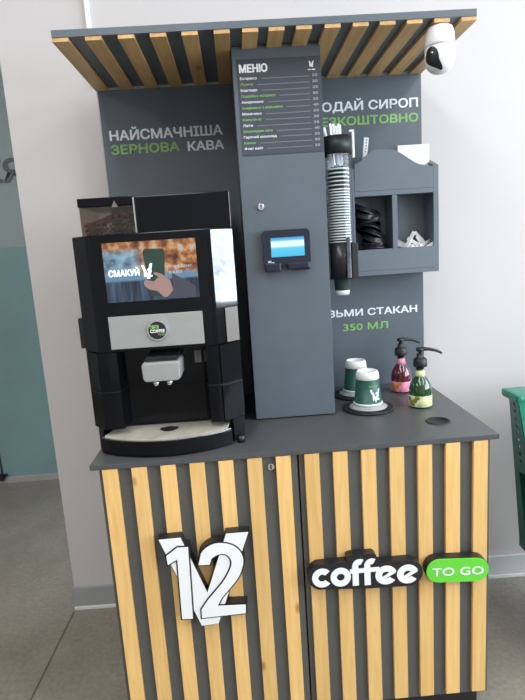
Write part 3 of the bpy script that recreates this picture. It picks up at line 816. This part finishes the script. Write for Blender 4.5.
# ------------------------------------------------------------ signs on the doors
Vp = [(-.3844, .6958), (-.3265, .697), (-.2685, .5288), (-.205, .6976), (-.1454, .6972), (-.2451, .4333), (-.2917, .4303)]
One = [(-.3692, .649), (-.3374, .6714), (-.3078, .6701), (-.3133, .4561), (-.3437, .4569), (-.3407, .6354), (-.3672, .6218)]
Two = [(-.2861, .6143), (-.2766, .6477), (-.2551, .6675), (-.228, .6744), (-.1954, .6671), (-.1734, .6491), (-.1636, .619), (-.1728, .583), (-.1904, .555), (-.2309, .5102), (-.2427, .4887), (-.1662, .4851), (-.1681, .4586), (-.2896, .4553), (-.2887, .4818), (-.2681, .51), (-.2274, .5548), (-.203, .5932), (-.1971, .6184), (-.2076, .6377), (-.2273, .641), (-.2482, .6305), (-.2549, .6128)]
def smooth(P, keep):
    out = []; n = len(P)
    for i in range(n):
        p0, p1, p2, p3 = (Vector(P[(i+k) % n]) for k in (-1, 0, 1, 2))
        out.append(tuple(p1))
        if i in keep:
            for t in (.33, .66):
                q = .5*((2*p1)+(p2-p0)*t+(2*p0-5*p1+4*p2-p3)*t*t+(3*p1-p0-3*p2+p3)*t**3); out.append(tuple(q))
    return out
Two = smooth(Two, set(range(1, 9)) | {16, 17, 18, 19, 20})
sg = thing('number_sign', 'white letter V with black-edged number 12 sign on the left slatted door', 'sign', (-.265, 0, .43))
bm = bmesh.new()
prism(bm, offset_poly(Vp, .002), -.0275, .0004); prism(bm, offset_poly(One, .004), -.0276, .0005); prism(bm, offset_poly(Two, .004), -.0277, .0006)
obj('black_backing', bm, 'signk', sg)
obj('letter_v', prism(bmesh.new(), Vp, -.0295, -.0278), 'signw', sg)
bm = bmesh.new(); prism(bm, offset_poly(One, .0034), -.0306, -.0296); prism(bm, offset_poly(Two, .0034), -.0307, -.0297)
obj('digit_outline', bm, 'signk', sg)
obj('digit_one', prism(bmesh.new(), offset_poly(One, -.0006), -.0325, -.0308), 'signw', sg)
obj('digit_two', prism(bmesh.new(), offset_poly(Two, -.0006), -.0326, -.0308), 'signw', sg)

cs = thing('coffee_sign', 'white word coffee on a black cut-out sign on the right slatted door', 'sign', (.17, 0, .5))
zb = .514
bm = bmesh.new()
# black rounded backing following the word, with a bump over the double f
P = []
def arc(cx, cz, r, a0, a1, n=8):
    return [(cx+r*math.cos(math.radians(a0+(a1-a0)*k/n)), cz+r*math.sin(math.radians(a0+(a1-a0)*k/n))) for k in range(n+1)]
P += arc(.048, .545, .040, 250, 110) + [(.118, .583)] + arc(.128, .590, .012, 170, 90, 4) + arc(.186, .588, .014, 90, 10, 4) + [(.205, .574)] + arc(.287, .534, .040, 88, -80) + [(.17, .499)]
prism(bm, P, -.0275, .0004, bev=.001)
obj('black_backing', bm, 'signk', cs)
# lower case geometric bold letters built from rings and bars
def ring(bm, cx, cz, ro, ri, a0, a1, y0, y1, n=26, sx=1.0):
    A = [(cx+sx*ro*math.cos(math.radians(a0+(a1-a0)*k/n)), cz+ro*math.sin(math.radians(a0+(a1-a0)*k/n))) for k in range(n+1)]
    B = [(cx+sx*ri*math.cos(math.radians(a0+(a1-a0)*k/n)), cz+ri*math.sin(math.radians(a0+(a1-a0)*k/n))) for k in range(n+1)]
    for k in range(n): prism(bm, [A[k], A[k+1], B[k+1], B[k]], y0, y1)
def zl(x): return zb+.009-(x-.02)*.042+.021   # centre line falls slightly to the right
Y0, Y1 = -.0295, -.0277
bm = bmesh.new(); R_, r_ = .0280, .0108
ring(bm, .047, zl(.047), R_, r_, 42, 318, Y0, Y1)
ring(bm, .098, zl(.098), R_, r_, 0, 360, Y0, Y1, 32)
for x in (.139, .172):
    z_ = zl(x)
    bx(bm, x-.0085, x+.0085, Y0, Y1, z_-.0275, z_+.030)
    ring(bm, x+.0125, z_+.030, .021, .005, 60, 180, Y0-.0001, Y1, 12)
bx(bm, .124, .205, Y0-.0002, Y1, zl(.16)+.011, zl(.16)+.0235)
for x in (.224, .284):
    z_ = zl(x)
    ring(bm, x, z_, R_, r_, 20, 322, Y0, Y1, 28, 1.08)
    prism(bm, [(x-.018, z_-.010), (x-.013, z_-.016), (x+.027, z_+.006), (x+.024, z_+.0165)], Y0-.0002, Y1)
obj('white_lettering', bm, 'signw', cs)

tg = thing('takeaway_sign', 'bright green rounded TO GO sign with white letters on the right door', 'sign', (.425, 0, .49))
P = arc(.371, .5345, .0365, 90, 270, 12) + arc(.476, .5285, .0365, -90, 90, 12)
bm = bmesh.new(); prism(bm, P, -.0265, .0004, bev=.001); obj('black_backing', bm, 'signk', tg)
bm = bmesh.new(); prism(bm, offset_poly(P, -.0015), -.030, -.0267, bev=.0006); obj('green_face', bm, 'green', tg)
bm = text_bm('TO GO', .352, .496, .5185, .0245, -.0301, .0008, .012)
for v in bm.verts: v.co.z -= (v.co.x-.351)*.04-.002
obj('white_lettering', bm, 'signw', tg)

# ------------------------------------------------------------ green trolley basket at the right wall
gb = thing('shopping_basket', 'green perforated plastic rolling shopping basket at the right by the wall', 'basket', (1.0, .42, 0))
def grid_panel(c00, c10, c11, c01, nu, nv, holes, th=.004):
    """plate through four corners with small punched holes; holes(i,j)->bool"""
    c00, c10, c11, c01 = map(Vector, (c00, c10, c11, c01)); bm = bmesh.new(); V = {}
    nrm = (c10-c00).cross(c01-c00).normalized()
    for s in (0, 1):
        for i in range(nu+1):
            for j in range(nv+1):
                u, v = i/nu, j/nv
                p = (c00*(1-u)+c10*u)*(1-v)+(c01*(1-u)+c11*u)*v
                V[s, i, j] = bm.verts.new(p+nrm*th*(s-.5))
    ok = lambda i, j: 0 <= i < nu and 0 <= j < nv and not holes(i, j)
    for i in range(nu):
        for j in range(nv):
            if not ok(i, j): continue
            for s in (0, 1): bm.faces.new([V[s, i, j], V[s, i+1, j], V[s, i+1, j+1], V[s, i, j+1]])
            for (di, dj, a, b) in ((-1, 0, (i, j), (i, j+1)), (1, 0, (i+1, j), (i+1, j+1)), (0, -1, (i, j), (i+1, j)), (0, 1, (i, j+1), (i+1, j+1))):
                if not ok(i+di, j+dj): bm.faces.new([V[0, a[0], a[1]], V[0, b[0], b[1]], V[1, b[0], b[1]], V[1, a[0], a[1]]])
    return bm
T = .900
obj('front_panel', grid_panel((.852, .33, .33), (1.20, .33, .33), (1.25, .35, T-.012), (.757, .35, T-.012), 35, 40, lambda i, j: (i % 2 == 1) and (j % 2 == 1) and 3 < i < 32 and (j > 24 or j < 12)), 'bgreen', gb)
obj('side_panel', grid_panel((.850, .33, .33), (.828, .448, .30), (.782, .458, T-.012), (.757, .352, T-.012), 7, 44, lambda i, j: i == 3 and j % 2 == 1 and j > 24 or (i in (2, 3, 4) and 2 < j < 22)), 'bgreend', gb)
obj('side_panel', grid_panel((1.20, .33, .33), (1.22, .448, .30), (1.27, .458, T-.012), (1.25, .352, T-.012), 7, 44, lambda i, j: i == 3 and j % 2 == 1 and j > 24), 'bgreend', gb)
obj('back_panel', grid_panel((.83, .45, .30), (1.22, .45, .30), (1.27, .46, T-.012), (.78, .46, T-.012), 35, 40, lambda i, j: (i % 2 == 1) and (j % 2 == 1) and j > 24), 'bgreend', gb)
bm = bmesh.new(); bx(bm, .754, 1.275, .345, .468, T-.03, T, .012)
obj('rim', bm, 'bgreen', gb)
bm = bmesh.new()
prism(bm, [(.10, .26), (.46, .285), (.462, .34), (.335, .37), (.10, .44)], .829, 1.24, axis='x', bev=.006)
lo = obj('lower_body', bm, 'bgreend', gb)
bm = bmesh.new()
for j in range(6):
    for i in range(3): prism(bm, [(.20+j*.03, .31+i*.028), (.206+j*.03, .309+i*.028), (.211+j*.03, .326+i*.028), (.205+j*.03, .327+i*.028)], .826, .8292, axis='x')
obj('side_slots', bm, 'hole', lo)
for x in (.98, 1.2):
    for y in (.15, .42):
        bm = bmesh.new(); tube(bm, [(x, y, .30), (x, y, .05)], .012, 10); lg = obj('leg', bm, 'bgreend', gb)
        bm = bmesh.new(); prism(bm, [(y+.03*math.cos(2*PI*k/20), .03+.03*math.sin(2*PI*k/20)) for k in range(20)], x-.01, x+.01, axis='x'); obj('wheel', bm, 'blackm', lg)

gb.location.x += .024

# ------------------------------------------------------------ the wall stands about one degree askew to the stand
piv = Matrix.Translation((1.0, WY, 0)) @ Matrix.Rotation(-.0175, 4, 'Z') @ Matrix.Translation((-1.0, -WY, 0))
for n_ in ('wall_back', 'baseboard_left', 'baseboard_right', 'baseboard_back', 'cable_conduit'):
    q_ = bpy.data.objects[n_]; q_.matrix_world = piv @ Matrix.Translation(q_.location)

# ------------------------------------------------------------ light
w = bpy.data.worlds.new('World'); SC.world = w; w.use_nodes = True
bg = w.node_tree.nodes['Background']; bg.inputs[0].default_value = (.80, .90, 1.0, 1); bg.inputs[1].default_value = 2.0
def area(name, loc, rot, sx, sy, power, col):
    l = bpy.data.lights.new(name, 'AREA'); l.shape = 'RECTANGLE'; l.size = sx; l.size_y = sy; l.energy = power; l.color = col
    o = bpy.data.objects.new(name, l); COL.objects.link(o); o.location = loc; o.rotation_euler = rot; return o
area('window_daylight', (3.29, -2.0, 1.92), (0, PI/2, 0), 1.9, 4.6, 185, (.82, .91, 1.0))
for x in (-3.0, -.6, 1.6):
    area('ceiling_light', (x, -1.7, 3.17), (0, 0, 0), .5, 3.2, 42, (1.0, .97, .92))

# ------------------------------------------------------------ camera
cam = bpy.data.cameras.new('camera'); co = bpy.data.objects.new('camera', cam); COL.objects.link(co)
X = Vector((0.99687634, -0.04588723, -0.0642801)); Y = Vector((0.07155055-0.0372, 0.18013657, 0.98103585))
F = Vector((0.03343782, 0.9825707, -0.18285714)); F.normalize(); X = (X-F*X.dot(F)).normalized(); Y = (-F).cross(X)
R = Matrix((X, Y, -F)).transposed().to_4x4()
co.matrix_world = Matrix.Translation((-0.1214, -1.379, 1.4398)) @ R
cam.sensor_fit = 'VERTICAL'; cam.sensor_height = 36; cam.lens = 36*546.48/700; cam.clip_start = .02
SC.camera = co
SC.view_settings.view_transform = 'Standard'; SC.view_settings.look = 'None'; SC.view_settings.gamma = 1
SC.view_settings.use_curve_mapping = False; SC.view_settings.exposure = 0.09
